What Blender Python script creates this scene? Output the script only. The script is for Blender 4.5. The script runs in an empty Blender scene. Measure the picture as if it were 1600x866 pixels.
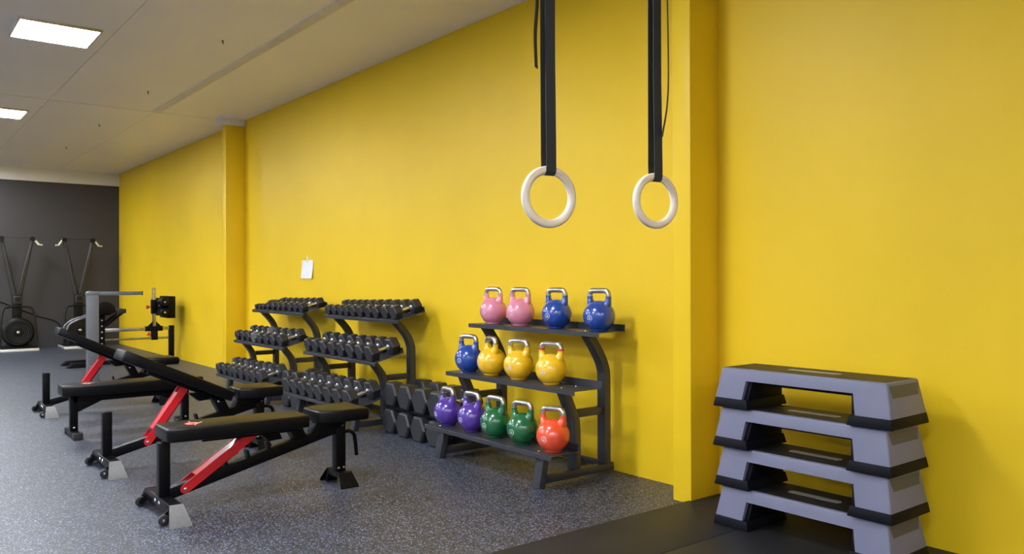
import bpy, bmesh, math, random
from mathutils import Vector, Matrix
random.seed(7)
R = math.radians
scene = bpy.context.scene
COL = scene.collection

# ------------------------------------------------------------------ camera, world, light levels
YAW, PITCH, ROLL, FPX = R(38.342), R(0.11), R(-0.1485), 1268.0
cam_data = bpy.data.cameras.new('camera')
cam_data.sensor_fit = 'HORIZONTAL'
cam_data.sensor_width = 36.0
cam_data.lens = 36.0 * FPX / 1600.0
cam_data.clip_end = 100
cam = bpy.data.objects.new('camera', cam_data)
COL.objects.link(cam)
F = Vector((-math.cos(YAW) * math.cos(PITCH), math.sin(YAW) * math.cos(PITCH), math.sin(PITCH)))
RT = F.cross(Vector((0, 0, 1))).normalized()
UP = RT.cross(F)
RT2 = RT * math.cos(ROLL) + UP * math.sin(ROLL)
UP2 = -RT * math.sin(ROLL) + UP * math.cos(ROLL)
cam.matrix_world = Matrix(((RT2.x, UP2.x, -F.x, 0), (RT2.y, UP2.y, -F.y, 0), (RT2.z, UP2.z, -F.z, 1.3), (0, 0, 0, 1)))
scene.camera = cam

world = bpy.data.worlds.new('world')
world.use_nodes = True
world.node_tree.nodes['Background'].inputs[0].default_value = (0.02, 0.02, 0.022, 1)
world.node_tree.nodes['Background'].inputs[1].default_value = 0.2
scene.world = world

LAMP_STRENGTH = 60.5
LAMP_COLOR = (0.91, 0.95, 1.0, 1)
vs = scene.view_settings
vs.view_transform = 'Standard'
vs.look = 'None'
vs.gamma = 1.0
vs.use_curve_mapping = False
vs.exposure = 0.55

# ------------------------------------------------------------------ dimensions of the room
WY = 3.95        # yellow wall plane
CZ = 3.43        # ceiling height
FX = -17.8       # far wall
NX = 4.6         # wall behind the camera
LY = -8.5        # wall opposite the yellow one

# ------------------------------------------------------------------ materials
def nodes_of(name):
    m = bpy.data.materials.new(name)
    m.use_nodes = True
    return m, m.node_tree, m.node_tree.nodes['Principled BSDF']

def mat(name, col, rough=0.5, metal=0.0, var=0.12, scale=30.0, bump=0.0, bscale=200.0, coat=0.0, spec=0.5):
    m, t, b = nodes_of(name)
    N, L = t.nodes, t.links
    tc = N.new('ShaderNodeTexCoord')
    n = N.new('ShaderNodeTexNoise')
    n.inputs['Scale'].default_value = scale
    n.inputs['Detail'].default_value = 4
    L.new(tc.outputs['Object'], n.inputs['Vector'])
    r = N.new('ShaderNodeValToRGB')
    r.color_ramp.elements[0].position = 0.3
    r.color_ramp.elements[1].position = 0.7
    r.color_ramp.elements[0].color = tuple(c * (1 - var) for c in col) + (1,)
    r.color_ramp.elements[1].color = tuple(min(1, c * (1 + var)) for c in col) + (1,)
    L.new(n.outputs['Fac'], r.inputs['Fac'])
    L.new(r.outputs['Color'], b.inputs['Base Color'])
    b.inputs['Roughness'].default_value = rough
    b.inputs['Metallic'].default_value = metal
    b.inputs['Coat Weight'].default_value = coat
    b.inputs['Coat Roughness'].default_value = 0.05
    b.inputs['Specular IOR Level'].default_value = spec
    if bump > 0:
        n2 = N.new('ShaderNodeTexNoise')
        n2.inputs['Scale'].default_value = bscale
        n2.inputs['Detail'].default_value = 3
        L.new(tc.outputs['Object'], n2.inputs['Vector'])
        bp = N.new('ShaderNodeBump')
        bp.inputs['Strength'].default_value = bump
        bp.inputs['Distance'].default_value = 0.004
        L.new(n2.outputs['Fac'], bp.inputs['Height'])
        L.new(bp.outputs['Normal'], b.inputs['Normal'])
    return m

def speckle_floor():
    m, t, b = nodes_of('speckled_rubber')
    N, L = t.nodes, t.links
    tc = N.new('ShaderNodeTexCoord')
    v = N.new('ShaderNodeTexVoronoi')
    v.inputs['Scale'].default_value = 170
    L.new(tc.outputs['Object'], v.inputs['Vector'])
    sep = N.new('ShaderNodeSeparateColor')
    L.new(v.outputs['Color'], sep.inputs['Color'])
    r = N.new('ShaderNodeValToRGB')
    r.color_ramp.interpolation = 'LINEAR'
    e = r.color_ramp.elements
    e[0].position = 0.0; e[0].color = (0.005, 0.0063, 0.010, 1)
    e[1].position = 1.0; e[1].color = (0.22, 0.25, 0.36, 1)
    for p, c in ((0.52, (0.0055, 0.007, 0.0115, 1)), (0.60, (0.021, 0.026, 0.041, 1)), (0.84, (0.056, 0.067, 0.105, 1)), (0.88, (0.155, 0.180, 0.27, 1))):
        x = e.new(p); x.color = c
    L.new(sep.outputs['Red'], r.inputs['Fac'])
    n = N.new('ShaderNodeTexNoise')
    n.inputs['Scale'].default_value = 1.3
    n.inputs['Detail'].default_value = 5
    L.new(tc.outputs['Object'], n.inputs['Vector'])
    mr = N.new('ShaderNodeMapRange')
    mr.inputs['To Min'].default_value = 0.82
    mr.inputs['To Max'].default_value = 1.18
    L.new(n.outputs['Fac'], mr.inputs['Value'])
    mx = N.new('ShaderNodeMix')
    mx.data_type = 'RGBA'
    mx.blend_type = 'MULTIPLY'
    mx.inputs['Factor'].default_value = 1
    L.new(r.outputs['Color'], mx.inputs[6])
    L.new(mr.outputs['Result'], mx.inputs[7])
    L.new(mx.outputs[2], b.inputs['Base Color'])
    b.inputs['Roughness'].default_value = 0.45
    b.inputs['Specular IOR Level'].default_value = 0.85
    bp = N.new('ShaderNodeBump')
    bp.inputs['Strength'].default_value = 0.25
    bp.inputs['Distance'].default_value = 0.002
    L.new(sep.outputs['Green'], bp.inputs['Height'])
    L.new(bp.outputs['Normal'], b.inputs['Normal'])
    return m

def wood_mat():
    m, t, b = nodes_of('birch_wood')
    N, L = t.nodes, t.links
    tc = N.new('ShaderNodeTexCoord')
    mp = N.new('ShaderNodeMapping')
    mp.inputs['Scale'].default_value = (400, 8, 8)
    L.new(tc.outputs['Object'], mp.inputs['Vector'])
    n = N.new('ShaderNodeTexNoise')
    n.inputs['Scale'].default_value = 1.0
    n.inputs['Detail'].default_value = 6
    L.new(mp.outputs['Vector'], n.inputs['Vector'])
    r = N.new('ShaderNodeValToRGB')
    r.color_ramp.elements[0].position = 0.32
    r.color_ramp.elements[0].color = (0.62, 0.47, 0.34, 1)
    r.color_ramp.elements[1].position = 0.55
    r.color_ramp.elements[1].color = (0.92, 0.80, 0.68, 1)
    L.new(n.outputs['Fac'], r.inputs['Fac'])
    L.new(r.outputs['Color'], b.inputs['Base Color'])
    b.inputs['Roughness'].default_value = 0.5
    return m

def webbing_mat():
    m, t, b = nodes_of('black_webbing')
    N, L = t.nodes, t.links
    tc = N.new('ShaderNodeTexCoord')
    w = N.new('ShaderNodeTexWave')
    w.bands_direction = 'Z'
    w.inputs['Scale'].default_value = 140
    L.new(tc.outputs['Object'], w.inputs['Vector'])
    r = N.new('ShaderNodeValToRGB')
    r.color_ramp.elements[0].color = (0.012, 0.012, 0.014, 1)
    r.color_ramp.elements[1].color = (0.045, 0.045, 0.05, 1)
    L.new(w.outputs['Fac'], r.inputs['Fac'])
    L.new(r.outputs['Color'], b.inputs['Base Color'])
    b.inputs['Roughness'].default_value = 0.75
    return m

def emit_mat():
    m = bpy.data.materials.new('led_diffuser')
    m.use_nodes = True
    t = m.node_tree
    t.nodes.clear()
    e = t.nodes.new('ShaderNodeEmission')
    e.inputs[0].default_value = LAMP_COLOR
    e.inputs[1].default_value = LAMP_STRENGTH
    o = t.nodes.new('ShaderNodeOutputMaterial')
    t.links.new(e.outputs[0], o.inputs[0])
    return m

M = {}
M['yellow'] = mat('yellow_wall_paint', (0.82, 0.545, 0.014), 0.46, var=0.035, scale=1.1, bump=0.10, bscale=60, spec=0.3)
M['ceiling'] = mat('ceiling_panel', (0.88, 0.835, 0.80), 0.45, var=0.03, scale=0.8)
M['seam'] = mat('ceiling_joint', (0.035, 0.03, 0.026), 0.8)
M['joint_cover'] = mat('ceiling_joint_cover', (0.70, 0.655, 0.61), 0.6, var=0.08, scale=6)
M['white_trim'] = mat('off_white_trim', (0.72, 0.69, 0.65), 0.5, var=0.03, scale=2)
M['grey_wall'] = mat('dark_grey_wall_paint', (0.044, 0.040, 0.040), 0.6, var=0.05, scale=1.5, bump=0.1, bscale=60)
M['plain_wall'] = mat('mid_grey_side_wall_paint', (0.34, 0.33, 0.32), 0.6, var=0.03, scale=1)
M['white_wall'] = mat('white_wall_paint', (0.74, 0.75, 0.77), 0.6, var=0.03, scale=1)
M['floor'] = speckle_floor()
M['mat'] = mat('black_rubber_mat', (0.0135, 0.014, 0.017), 0.55, var=0.18, scale=3.5, bump=0.2, bscale=350, spec=0.35)
M['rack'] = mat('charcoal_powder_coat', (0.030, 0.031, 0.040), 0.38, var=0.08, scale=60, spec=0.6)
M['black_steel'] = mat('black_powder_coat', (0.003, 0.003, 0.0045), 0.38, var=0.1, scale=80, spec=0.15)
M['foot_plate'] = mat('foot_plate_lit_grey', (0.16, 0.16, 0.165), 0.4, var=0.08, scale=60)  # grey puts the light caught by satin black plates into the colour
M['vinyl'] = mat('black_vinyl', (0.0035, 0.0034, 0.0045), 0.34, var=0.12, scale=18, bump=0.10, bscale=380, spec=0.2)
M['red'] = mat('red_powder_coat', (0.58, 0.010, 0.020), 0.35, var=0.06, scale=30, coat=0.2)
M['logo_red'] = mat('red_print', (0.75, 0.05, 0.04), 0.5)
M['logo_white'] = mat('white_print', (0.8, 0.74, 0.70), 0.5)
M['bolt'] = mat('zinc_bolt', (0.62, 0.62, 0.62), 0.25, metal=1.0)
M['chrome'] = mat('chrome', (0.82, 0.82, 0.84), 0.30, metal=1.0, var=0.05)
M['steel'] = mat('brushed_steel', (0.52, 0.50, 0.48), 0.3, metal=1.0, var=0.22, scale=25)
M['rubber'] = mat('black_rubber', (0.021, 0.021, 0.025), 0.44, var=0.15, scale=25, spec=0.45)
M['rubber_pale'] = mat('dusty_grey_rubber', (0.11, 0.11, 0.11), 0.6, var=0.3, scale=30)
M['step_grey'] = mat('lavender_grey_plastic', (0.145, 0.147, 0.228), 0.45, var=0.03, scale=15)
M['step_black'] = mat('black_plastic', (0.004, 0.004, 0.0075), 0.5, var=0.1, scale=30, spec=0.12)
M['tread'] = mat('ribbed_black_tread', (0.010, 0.009, 0.009), 0.5, var=0.25, scale=120, bump=0.3, bscale=400, spec=0.3)
M['tread_side'] = mat('dark_grey_tread_flap', (0.07, 0.068, 0.078), 0.5, var=0.1, scale=60)
M['plate'] = mat('grey_label_plate', (0.25, 0.24, 0.23), 0.4)
M['wood'] = wood_mat()
M['web'] = webbing_mat()
M['paper'] = mat('white_paper', (0.80, 0.80, 0.83), 0.7, var=0.02)
M['tape'] = mat('masking_tape', (0.80, 0.66, 0.34), 0.6)
M['grey_metal'] = mat('mid_grey_powder_coat', (0.125, 0.13, 0.145), 0.4, var=0.06, scale=40)
M['led'] = emit_mat()
M['erg_black'] = mat('black_erg_plastic', (0.005, 0.005, 0.005), 0.4, spec=0.3)
M['erg_frame'] = mat('graphite_aluminium', (0.035, 0.034, 0.032), 0.35)
M['erg_handle'] = mat('pale_green_grip', (0.55, 0.58, 0.38), 0.5)
M['erg_white'] = mat('white_platform_edge', (0.72, 0.70, 0.66), 0.45)
M['perf'] = mat('pale_hole_rim', (0.5, 0.5, 0.48), 0.4)
KB = {'pink': (0.72, 0.24, 0.35), 'blue': (0.008, 0.055, 0.33), 'yellow': (0.86, 0.50, 0.010),
      'purple': (0.075, 0.028, 0.30), 'green': (0.004, 0.115, 0.035), 'red': (0.80, 0.075, 0.022)}
for k, c in KB.items():
    M['kb_' + k] = mat(k + '_gloss_enamel', c, 0.26, var=0.05, scale=12, coat=0.9)
M['kb_logo'] = mat('pale_grey_print', (0.62, 0.62, 0.66), 0.4)

# ------------------------------------------------------------------ mesh helpers
def finish(bm, bevel=0.0, seg=2, ang=0.5, sharp=0.6):
    bmesh.ops.remove_doubles(bm, verts=bm.verts, dist=1e-6)
    bmesh.ops.recalc_face_normals(bm, faces=bm.faces)
    if bevel > 0:
        es = [e for e in bm.edges if len(e.link_faces) == 2 and e.calc_face_angle(0) > ang]
        if es:
            bmesh.ops.bevel(bm, geom=es, offset=bevel, offset_type='OFFSET', segments=seg, profile=0.5, affect='EDGES', clamp_overlap=True)
    for f in bm.faces:
        f.smooth = True
    for e in bm.edges:
        e.smooth = not (len(e.link_faces) == 2 and e.calc_face_angle(0) > sharp)
    return bm

def obj(name, bm, m, parent=None, bevel=0.0, seg=2, ang=0.5, label=None, sharp=0.6):
    finish(bm, bevel, seg, ang, sharp)
    me = bpy.data.meshes.new(name)
    bm.to_mesh(me)
    bm.free()
    if isinstance(m, str):
        m = M[m]
    me.materials.append(m)
    o = bpy.data.objects.new(name, me)
    COL.objects.link(o)
    if parent is not None:
        o.parent = parent
    if label:
        o['label'] = label
    return o

def thing(name, label, cat, loc=(0, 0, 0), rz=0.0, group=None):
    o = bpy.data.objects.new(name, None)
    o.empty_display_size = 0.1
    COL.objects.link(o)
    o.location = loc
    o.rotation_euler = (0, 0, rz)
    tag(o, label, cat, group)
    return o

def tag(o, label, cat, group=None):
    o['label'] = label
    o['category'] = cat
    if group:
        o['group'] = group
    return o

def struct(o):
    o['kind'] = 'structure'
    return o

def copy_tree(o, parent=None):
    c = o.copy()
    COL.objects.link(c)
    if parent is not None:
        c.parent = parent
    for ch in list(o.children):
        copy_tree(ch, c)
    return c

def box(bm, x0, x1, y0, y1, z0, z1, mtx=None):
    vs_ = [bm.verts.new(v) for v in ((x0, y0, z0), (x1, y0, z0), (x1, y1, z0), (x0, y1, z0), (x0, y0, z1), (x1, y0, z1), (x1, y1, z1), (x0, y1, z1))]
    for f in ((0, 3, 2, 1), (4, 5, 6, 7), (0, 1, 5, 4), (1, 2, 6, 5), (2, 3, 7, 6), (3, 0, 4, 7)):
        bm.faces.new([vs_[i] for i in f])
    if mtx is not None:
        bmesh.ops.transform(bm, matrix=mtx, verts=vs_)
    return bm

def B(*a):
    return box(bmesh.new(), *a)

def prism(bm, poly, h0, h1, plane='yz'):
    """extrude a 2D polygon along the remaining axis; plane yz -> along x, xz -> along y, xy -> along z"""
    def P(a, b, h):
        return {'yz': (h, a, b), 'xz': (a, h, b), 'xy': (a, b, h)}[plane]
    A = [bm.verts.new(P(a, b, h0)) for a, b in poly]
    C = [bm.verts.new(P(a, b, h1)) for a, b in poly]
    n = len(poly)
    bm.faces.new(A)
    bm.faces.new(C[::-1])
    for i in range(n):
        bm.faces.new((A[i], A[(i + 1) % n], C[(i + 1) % n], C[i]))
    return bm

def strip2d(path, t):
    """outline of a polyline with thickness t (mitred)"""
    L_, R_ = [], []
    n = len(path)
    for i in range(n):
        p = Vector(path[i])
        d0 = (Vector(path[i]) - Vector(path[i - 1])).normalized() if i > 0 else None
        d1 = (Vector(path[i + 1]) - Vector(path[i])).normalized() if i < n - 1 else None
        if d0 is None: d0 = d1
        if d1 is None: d1 = d0
        n0 = Vector((-d0.y, d0.x)); n1 = Vector((-d1.y, d1.x))
        nn = (n0 + n1)
        if nn.length < 1e-6: nn = n0
        nn.normalize()
        s = t / 2 / max(0.3, nn.dot(n0))
        L_.append(tuple(p + nn * s)); R_.append(tuple(p - nn * s))
    return L_ + R_[::-1]

def bow(pts, n=6):
    """smooth Catmull-Rom polyline"""
    out = []
    P = [Vector(p) for p in pts]
    for i in range(len(P) - 1):
        p0 = P[max(i - 1, 0)]; p1 = P[i]; p2 = P[i + 1]; p3 = P[min(i + 2, len(P) - 1)]
        for k in range(n):
            t = k / n
            out.append(0.5 * ((2 * p1) + (-p0 + p2) * t + (2 * p0 - 5 * p1 + 4 * p2 - p3) * t * t + (-p0 + 3 * p1 - 3 * p2 + p3) * t ** 3))
    out.append(P[-1])
    return [tuple(v) for v in out]

def tube(bm, path, r, seg=10, closed=False, radii=None, cap=True):
    P = [Vector(p) for p in path]
    n = len(P)
    rings = []
    prev = None
    for i in range(n):
        if closed:
            d = (P[(i + 1) % n] - P[i - 1]).normalized()
        else:
            d = (P[min(i + 1, n - 1)] - P[max(i - 1, 0)]).normalized()
        if prev is None:
            a = Vector((0, 0, 1)) if abs(d.z) < 0.9 else Vector((1, 0, 0))
            u = d.cross(a).normalized()
        else:
            u = (prev - d * prev.dot(d)).normalized()
        prev = u
        w = d.cross(u)
        rr = radii[i] if radii else r
        rings.append([bm.verts.new(P[i] + (u * math.cos(2 * math.pi * k / seg) + w * math.sin(2 * math.pi * k / seg)) * rr) for k in range(seg)])
    m = n if closed else n - 1
    for i in range(m):
        a, b = rings[i], rings[(i + 1) % n]
        for k in range(seg):
            bm.faces.new((a[k], a[(k + 1) % seg], b[(k + 1) % seg], b[k]))
    if not closed and cap:
        bm.faces.new(rings[0][::-1])
        bm.faces.new(rings[-1])
    return bm

def T(path, r, seg=10, **k):
    return tube(bmesh.new(), path, r, seg, **k)

def cyl(bm, p0, p1, r, seg=14):
    return tube(bm, [p0, p1], r, seg)

def lathe(bm, prof, seg=32, mtx=None):
    rings = []
    allv = []
    for r, z in prof:
        if r < 1e-6:
            v = bm.verts.new((0, 0, z)); rings.append([v]); allv.append(v)
        else:
            rr = [bm.verts.new((r * math.cos(2 * math.pi * k / seg), r * math.sin(2 * math.pi * k / seg), z)) for k in range(seg)]
            rings.append(rr); allv += rr
    for a, b in zip(rings[:-1], rings[1:]):
        for k in range(seg):
            k2 = (k + 1) % seg
            if len(a) == 1:
                bm.faces.new((a[0], b[k], b[k2]))
            elif len(b) == 1:
                bm.faces.new((a[k], a[k2], b[0]))
            else:
                bm.faces.new((a[k], a[k2], b[k2], b[k]))
    if mtx is not None:
        bmesh.ops.transform(bm, matrix=mtx, verts=allv)
    return bm

def dome(bm, c, r, axis=(0, 0, 1), h=0.6, seg=8):
    q = Vector((0, 0, 1)).rotation_difference(Vector(axis)).to_matrix().to_4x4()
    return lathe(bm, [(r, 0), (r * 0.92, r * h * 0.55), (r * 0.5, r * h * 0.92), (0, r * h)], seg, Matrix.Translation(c) @ q)

def ordinal(i):
    return ['first', 'second', 'third', 'fourth', 'fifth', 'sixth', 'seventh', 'eighth', 'ninth', 'tenth'][i]

# ------------------------------------------------------------------ the room
struct(obj('floor', B(FX - 0.2, NX + 0.2, LY - 0.2, WY + 0.2, -0.12, 0), 'floor'))
struct(obj('wall_right', B(FX - 0.2, NX + 0.2, WY, WY + 0.15, 0, CZ + 0.15), 'yellow'))
struct(obj('wall_far', B(FX - 0.15, FX, LY, WY, 0, CZ), 'grey_wall'))
struct(obj('wall_left', B(FX - 0.2, NX + 0.2, LY - 0.15, LY, 0, CZ + 0.15), 'white_wall'))
struct(obj('wall_near', B(NX, NX + 0.15, LY, WY, 0, CZ), 'plain_wall'))
struct(obj('trim_1', B(FX, FX + 0.05, LY, WY, CZ - 0.25, CZ), 'white_trim', bevel=0.004))

ceil = struct(obj('ceiling', B(FX - 0.2, NX + 0.2, LY - 0.2, WY, CZ + 0.012, CZ + 0.15), 'seam'))
ys = [WY, 2.85]
while ys[-1] - 1.19 > LY:
    ys.append(ys[-1] - 1.19)
ys.append(LY)
xs = [FX, -10.91, -3.1, NX]
panel_mesh = {}
for i in range(len(ys) - 1):
    for j in range(len(xs) - 1):
        w, l = ys[i] - ys[i + 1], xs[j + 1] - xs[j]
        key = (round(w, 3), round(l, 3))
        if key not in panel_mesh:
            o = obj('panel', B(0.012, l - 0.012, 0.003, w - 0.003, 0, 0.012), 'ceiling', ceil)
            panel_mesh[key] = o.data
        else:
            o = bpy.data.objects.new('panel', panel_mesh[key])
            COL.objects.link(o)
            o.parent = ceil
        o.location = (xs[j], ys[i + 1], CZ)
struct(obj('trim_2', B(-10.9, NX, 2.80, 2.895, CZ - 0.010, CZ), 'joint_cover', bevel=0.003))

for k, (x0, x1) in enumerate(((-3.15, -3.015), (-10.905, -10.765))):
    p = struct(obj('pillar_%d' % (k + 1), B(x0, x1, 3.69, WY, 0, CZ - 0.085), 'yellow', bevel=0.008))
    obj('head_plate', B(x0 - 0.03, x1 + 0.03, 3.62, WY, CZ - 0.085, CZ), 'white_trim', p, bevel=0.004)

# rubber mats under the step stack
for (x0, x1), lab in (((-3.033, -2.530), 'narrow black rubber floor mat along the speckled floor edge'),
                      ((-2.526, -1.526), 'wide black rubber floor mat under the step stack'),
                      ((-1.522, -0.522), 'black rubber floor mat at the right of the step stack')):
    o = obj('rubber_mat', B(x0, x1, 1.45, WY - 0.002, 0, 0.022), 'mat', bevel=0.003)
    tag(o, lab, 'mat', 'rubber mats by the yellow wall')

# ------------------------------------------------------------------ ceiling lights
lamp = thing('ceiling_light', 'x', 'light')
bm = bmesh.new()
for a in ((-0.31, 0.31, -0.31, -0.295), (-0.31, 0.31, 0.295, 0.31), (-0.31, -0.295, -0.295, 0.295), (0.295, 0.31, -0.295, 0.295)):
    box(bm, a[0], a[1], a[2], a[3], -0.022, 0)
obj('frame', bm, 'white_trim', lamp)
obj('diffuser', B(-0.295, 0.295, -0.295, 0.295, -0.018, -0.006), 'led', lamp)
first = True
for i, ly in enumerate((1.25, -1.15, -3.55, -5.95)):
    for j, lx in enumerate((-16.2, -12.05, -7.9, -3.75, 0.4, 3.6)):  # panels out of view are added, laid out to get the lighting right
        if i == 0 and j == 4:
            continue
        o = lamp if first else copy_tree(lamp)
        first = False
        o.location = (lx, ly, CZ)
        lab = 'unseen added ceiling panel, %s from far wall, in the %s' % (ordinal(j), ('row nearest the yellow wall', 'second row from the yellow wall', 'third row from the yellow wall', 'row nearest the left wall')[i])
        if i == 0 and j == 2: lab = 'larger bright square ceiling panel at the upper left'
        if i == 0 and j == 1: lab = 'smaller ceiling panel cut by the left edge, nearer the grey wall'
        tag(o, lab, 'light', 'ceiling light panels')
first = True
for k, x in enumerate((-7.276, -9.759, -12.253, -14.64)):
    o = obj('ceiling_screw', tube(dome(bmesh.new(), (0, 0, 0), 0.011, (0, 0, -1)), [(0, 0, 0), (0.002, 0, -0.018), (0.008, 0.003, -0.030)], 0.0045, 6), 'black_steel')
    o.location = (x, 2.47, CZ)
    tag(o, '%s dark screw hook in the ceiling counting from the camera' % ordinal(k), 'hook', 'ceiling screw hooks')

# ------------------------------------------------------------------ racks
def make_rack(name, label, cat, xl, xr, tilt, dz=0.0):
    """three tier rack; returns root and the tier frames (front y, front z, tilt)"""
    root = thing(name, label, cat, ((xl + xr) / 2, 3.9, 0))
    ox, oy = (xl + xr) / 2, 3.9
    hw = (xr - xl) / 2
    legs = (-hw + 0.135, hw - 0.175)
    if tilt:
        tiers = [(3.15, 0.205), (3.355, 0.585), (3.575, 0.937)]; dep = 0.29
    else:
        tiers = [(3.20, 0.228), (3.39, 0.604), (3.60, 0.955)]; dep = 0.235
    ct, st = math.cos(tilt), math.sin(tilt)
    for fy, fz in tiers:
        def pt(a, b):
            return (fy - oy + a * ct - b * st, fz + a * st + b * ct)
        prof = [pt(0, -0.028), pt(0, 0), pt(dep, 0), pt(dep, 0.045)]
        tr = obj('tray', prism(bmesh.new(), strip2d(prof, 0.004), -hw, hw), 'rack', root, bevel=0.0012, seg=1)
        for lx in legs:
            for a in (0.05, dep - 0.06):
                y, z = pt(a, 0.002)
                obj('bolt', dome(bmesh.new(), (lx, y, z), 0.009, (0, -st, ct)), 'bolt', tr)
    for lx in legs:
        w = 0.036
        def rect(pts, d, nm, x0=lx - w, x1=lx + w, **kk):
            pp = [(y - oy, z) for y, z in pts]
            return obj(nm, prism(bmesh.new(), strip2d(pp, d), x0, x1), 'rack', root, bevel=0.004, **kk)
        f0, f1, f2 = tiers
        rect([(3.245, 0.0), (3.29, f0[1] - 0.005 + 0.09 * math.tan(tilt))], 0.05, 'front_leg')
        rect([(3.28, 0.05), (3.885, 0.05)], 0.05, 'base_rail', lx - 0.024, lx + 0.024)
        a1 = f1[1] - 0.006 + 0.05 * math.tan(tilt)
        rect(bow([(3.545, 0.076), (3.545, 0.30), (3.535, 0.40), (3.50, 0.48), (f1[0] + 0.055, a1)]), 0.055, 'short_post')
        a2 = f2[1] - 0.006 + 0.05 * math.tan(tilt)
        rect(bow([(3.815, 0.076), (3.815, 0.60), (3.805, 0.71), (3.755, 0.81), (f2[0] + 0.055, a2)]), 0.055, 'tall_post')
        rect([(3.57, 0.43), (3.79, 0.43)], 0.05, 'brace', lx - 0.02, lx + 0.02)
    obj('cross_bar', B(legs[0] + 0.03, legs[1] - 0.03, 3.865 - oy, 3.89 - oy, 0.03, 0.07), 'rack', root, bevel=0.003)
    return root, tiers, dep

make_rack('kettlebell_rack', 'charcoal three-tier steel rack holding the coloured kettlebells', 'rack', -5.09, -3.67, 0.0)
TILT = R(14.5)
D2 = (-7.575, -6.115)
D1 = (-9.525, -8.065)
_, TIERS, DEP = make_rack('dumbbell_rack', 'three-tier dumbbell rack next to the floor pile of big dumbbells', 'rack', D2[0], D2[1], TILT)
make_rack('dumbbell_rack', 'three-tier dumbbell rack beside the far pillar, holding the smallest dumbbells', 'rack', D1[0], D1[1], TILT)

# ------------------------------------------------------------------ dumbbells
def hex_head(s):
    bm = bmesh.new()
    Rr = 0.07
    prof = [(0.056, 0.55), (0.059, 0.88), (0.066, 1.0), (0.125, 1.0), (0.134, 0.86)]
    rings = []
    for y, k in prof:
        rings.append([bm.verts.new((Rr * k * math.cos(R(60 * i)), s * y, 0.0606 + Rr * k * math.sin(R(60 * i)))) for i in range(6)])
    for a, b in zip(rings[:-1], rings[1:]):
        for i in range(6):
            bm.faces.new((a[i], a[(i + 1) % 6], b[(i + 1) % 6], b[i]))
    bm.faces.new(rings[0]); bm.faces.new(rings[-1])
    # recessed round badge on the end
    return bm

db = thing('dumbbell', 'x', 'dumbbell')
for s in (-1, 1):
    obj('head', hex_head(s), 'rubber', db, bevel=0.0018, seg=1, ang=0.3, sharp=0.25)
hb = bmesh.new()
tube(hb, [(0, y, 0.0606) for y in (-0.062, -0.052, -0.046, -0.022, 0, 0.022, 0.046, 0.052, 0.062)], 0.015, 12,
     radii=[0.020, 0.020, 0.0125, 0.0145, 0.0155, 0.0145, 0.0125, 0.020, 0.020])
obj('handle', hb, 'chrome', db)
db_used = [False]
def put_dumbbell(loc, rot, sc, label, group, pale=False):
    o = db if not db_used[0] else copy_tree(db)
    db_used[0] = True
    o.location = loc
    o.rotation_euler = rot
    o.scale = sc
    tag(o, label, 'dumbbell', group)
    if pale:
        for c in o.children:
            if c.name.startswith('head'):
                me = c.data.copy(); me.materials[0] = M['rubber_pale']; c.data = me
    return o

def fill(rack, tier, sizes, rname, tname, skip=(), pale=-1, lens=None):
    xl, xr = rack
    fy, fz = TIERS[tier]
    n = len(sizes)
    tot = sum(2 * s for s in sizes)
    gap = (xr - xl - 0.03 - tot - 0.03 * len(skip)) / (n - 1)
    x = xl + 0.015
    for i, s in enumerate(sizes):
        x += s
        k = s / 0.07
        ln = 0.80 + 0.30 * k - 0.06
        a = DEP / 2 + 0.005 + random.uniform(-0.006, 0.006)
        y = fy + a * math.cos(TILT); z = fz + a * math.sin(TILT)
        nrm = (0, -math.sin(TILT), math.cos(TILT))
        e = 0.0025
        put_dumbbell((x, y + nrm[1] * e, z + nrm[2] * e), (TILT, 0, random.uniform(-0.02, 0.02)), (k, ln, k),
                     '%s hex dumbbell from left on the %s shelf of the %s' % (ordinal(i), tname, rname),
                     'dumbbells on the %s shelf of the %s' % (tname, rname), pale == i)
        x += s + gap + (0.03 if i in skip else 0)

RN2 = 'rack nearer kettlebells'
RN1 = 'rack beside the pillar'
fill(D2, 2, [0.052, 0.053, 0.054, 0.056, 0.058, 0.060, 0.062, 0.063, 0.065, 0.068], RN2, 'top')
fill(D2, 1, [0.071, 0.072, 0.073, 0.074, 0.075, 0.076, 0.077, 0.080], RN2, 'middle', skip=(1,))
fill(D2, 0, [0.080, 0.081, 0.082, 0.083, 0.084, 0.085, 0.087, 0.090], RN2, 'bottom')
fill(D1, 2, [0.030, 0.032, 0.034, 0.048, 0.048, 0.050, 0.051, 0.053, 0.055, 0.058], RN1, 'top')
fill(D1, 1, [0.060, 0.061, 0.062, 0.064, 0.065, 0.066, 0.068, 0.072], RN1, 'middle', pale=3)
fill(D1, 0, [0.070, 0.071, 0.072, 0.073, 0.074, 0.076, 0.078, 0.082], RN1, 'bottom')

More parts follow.
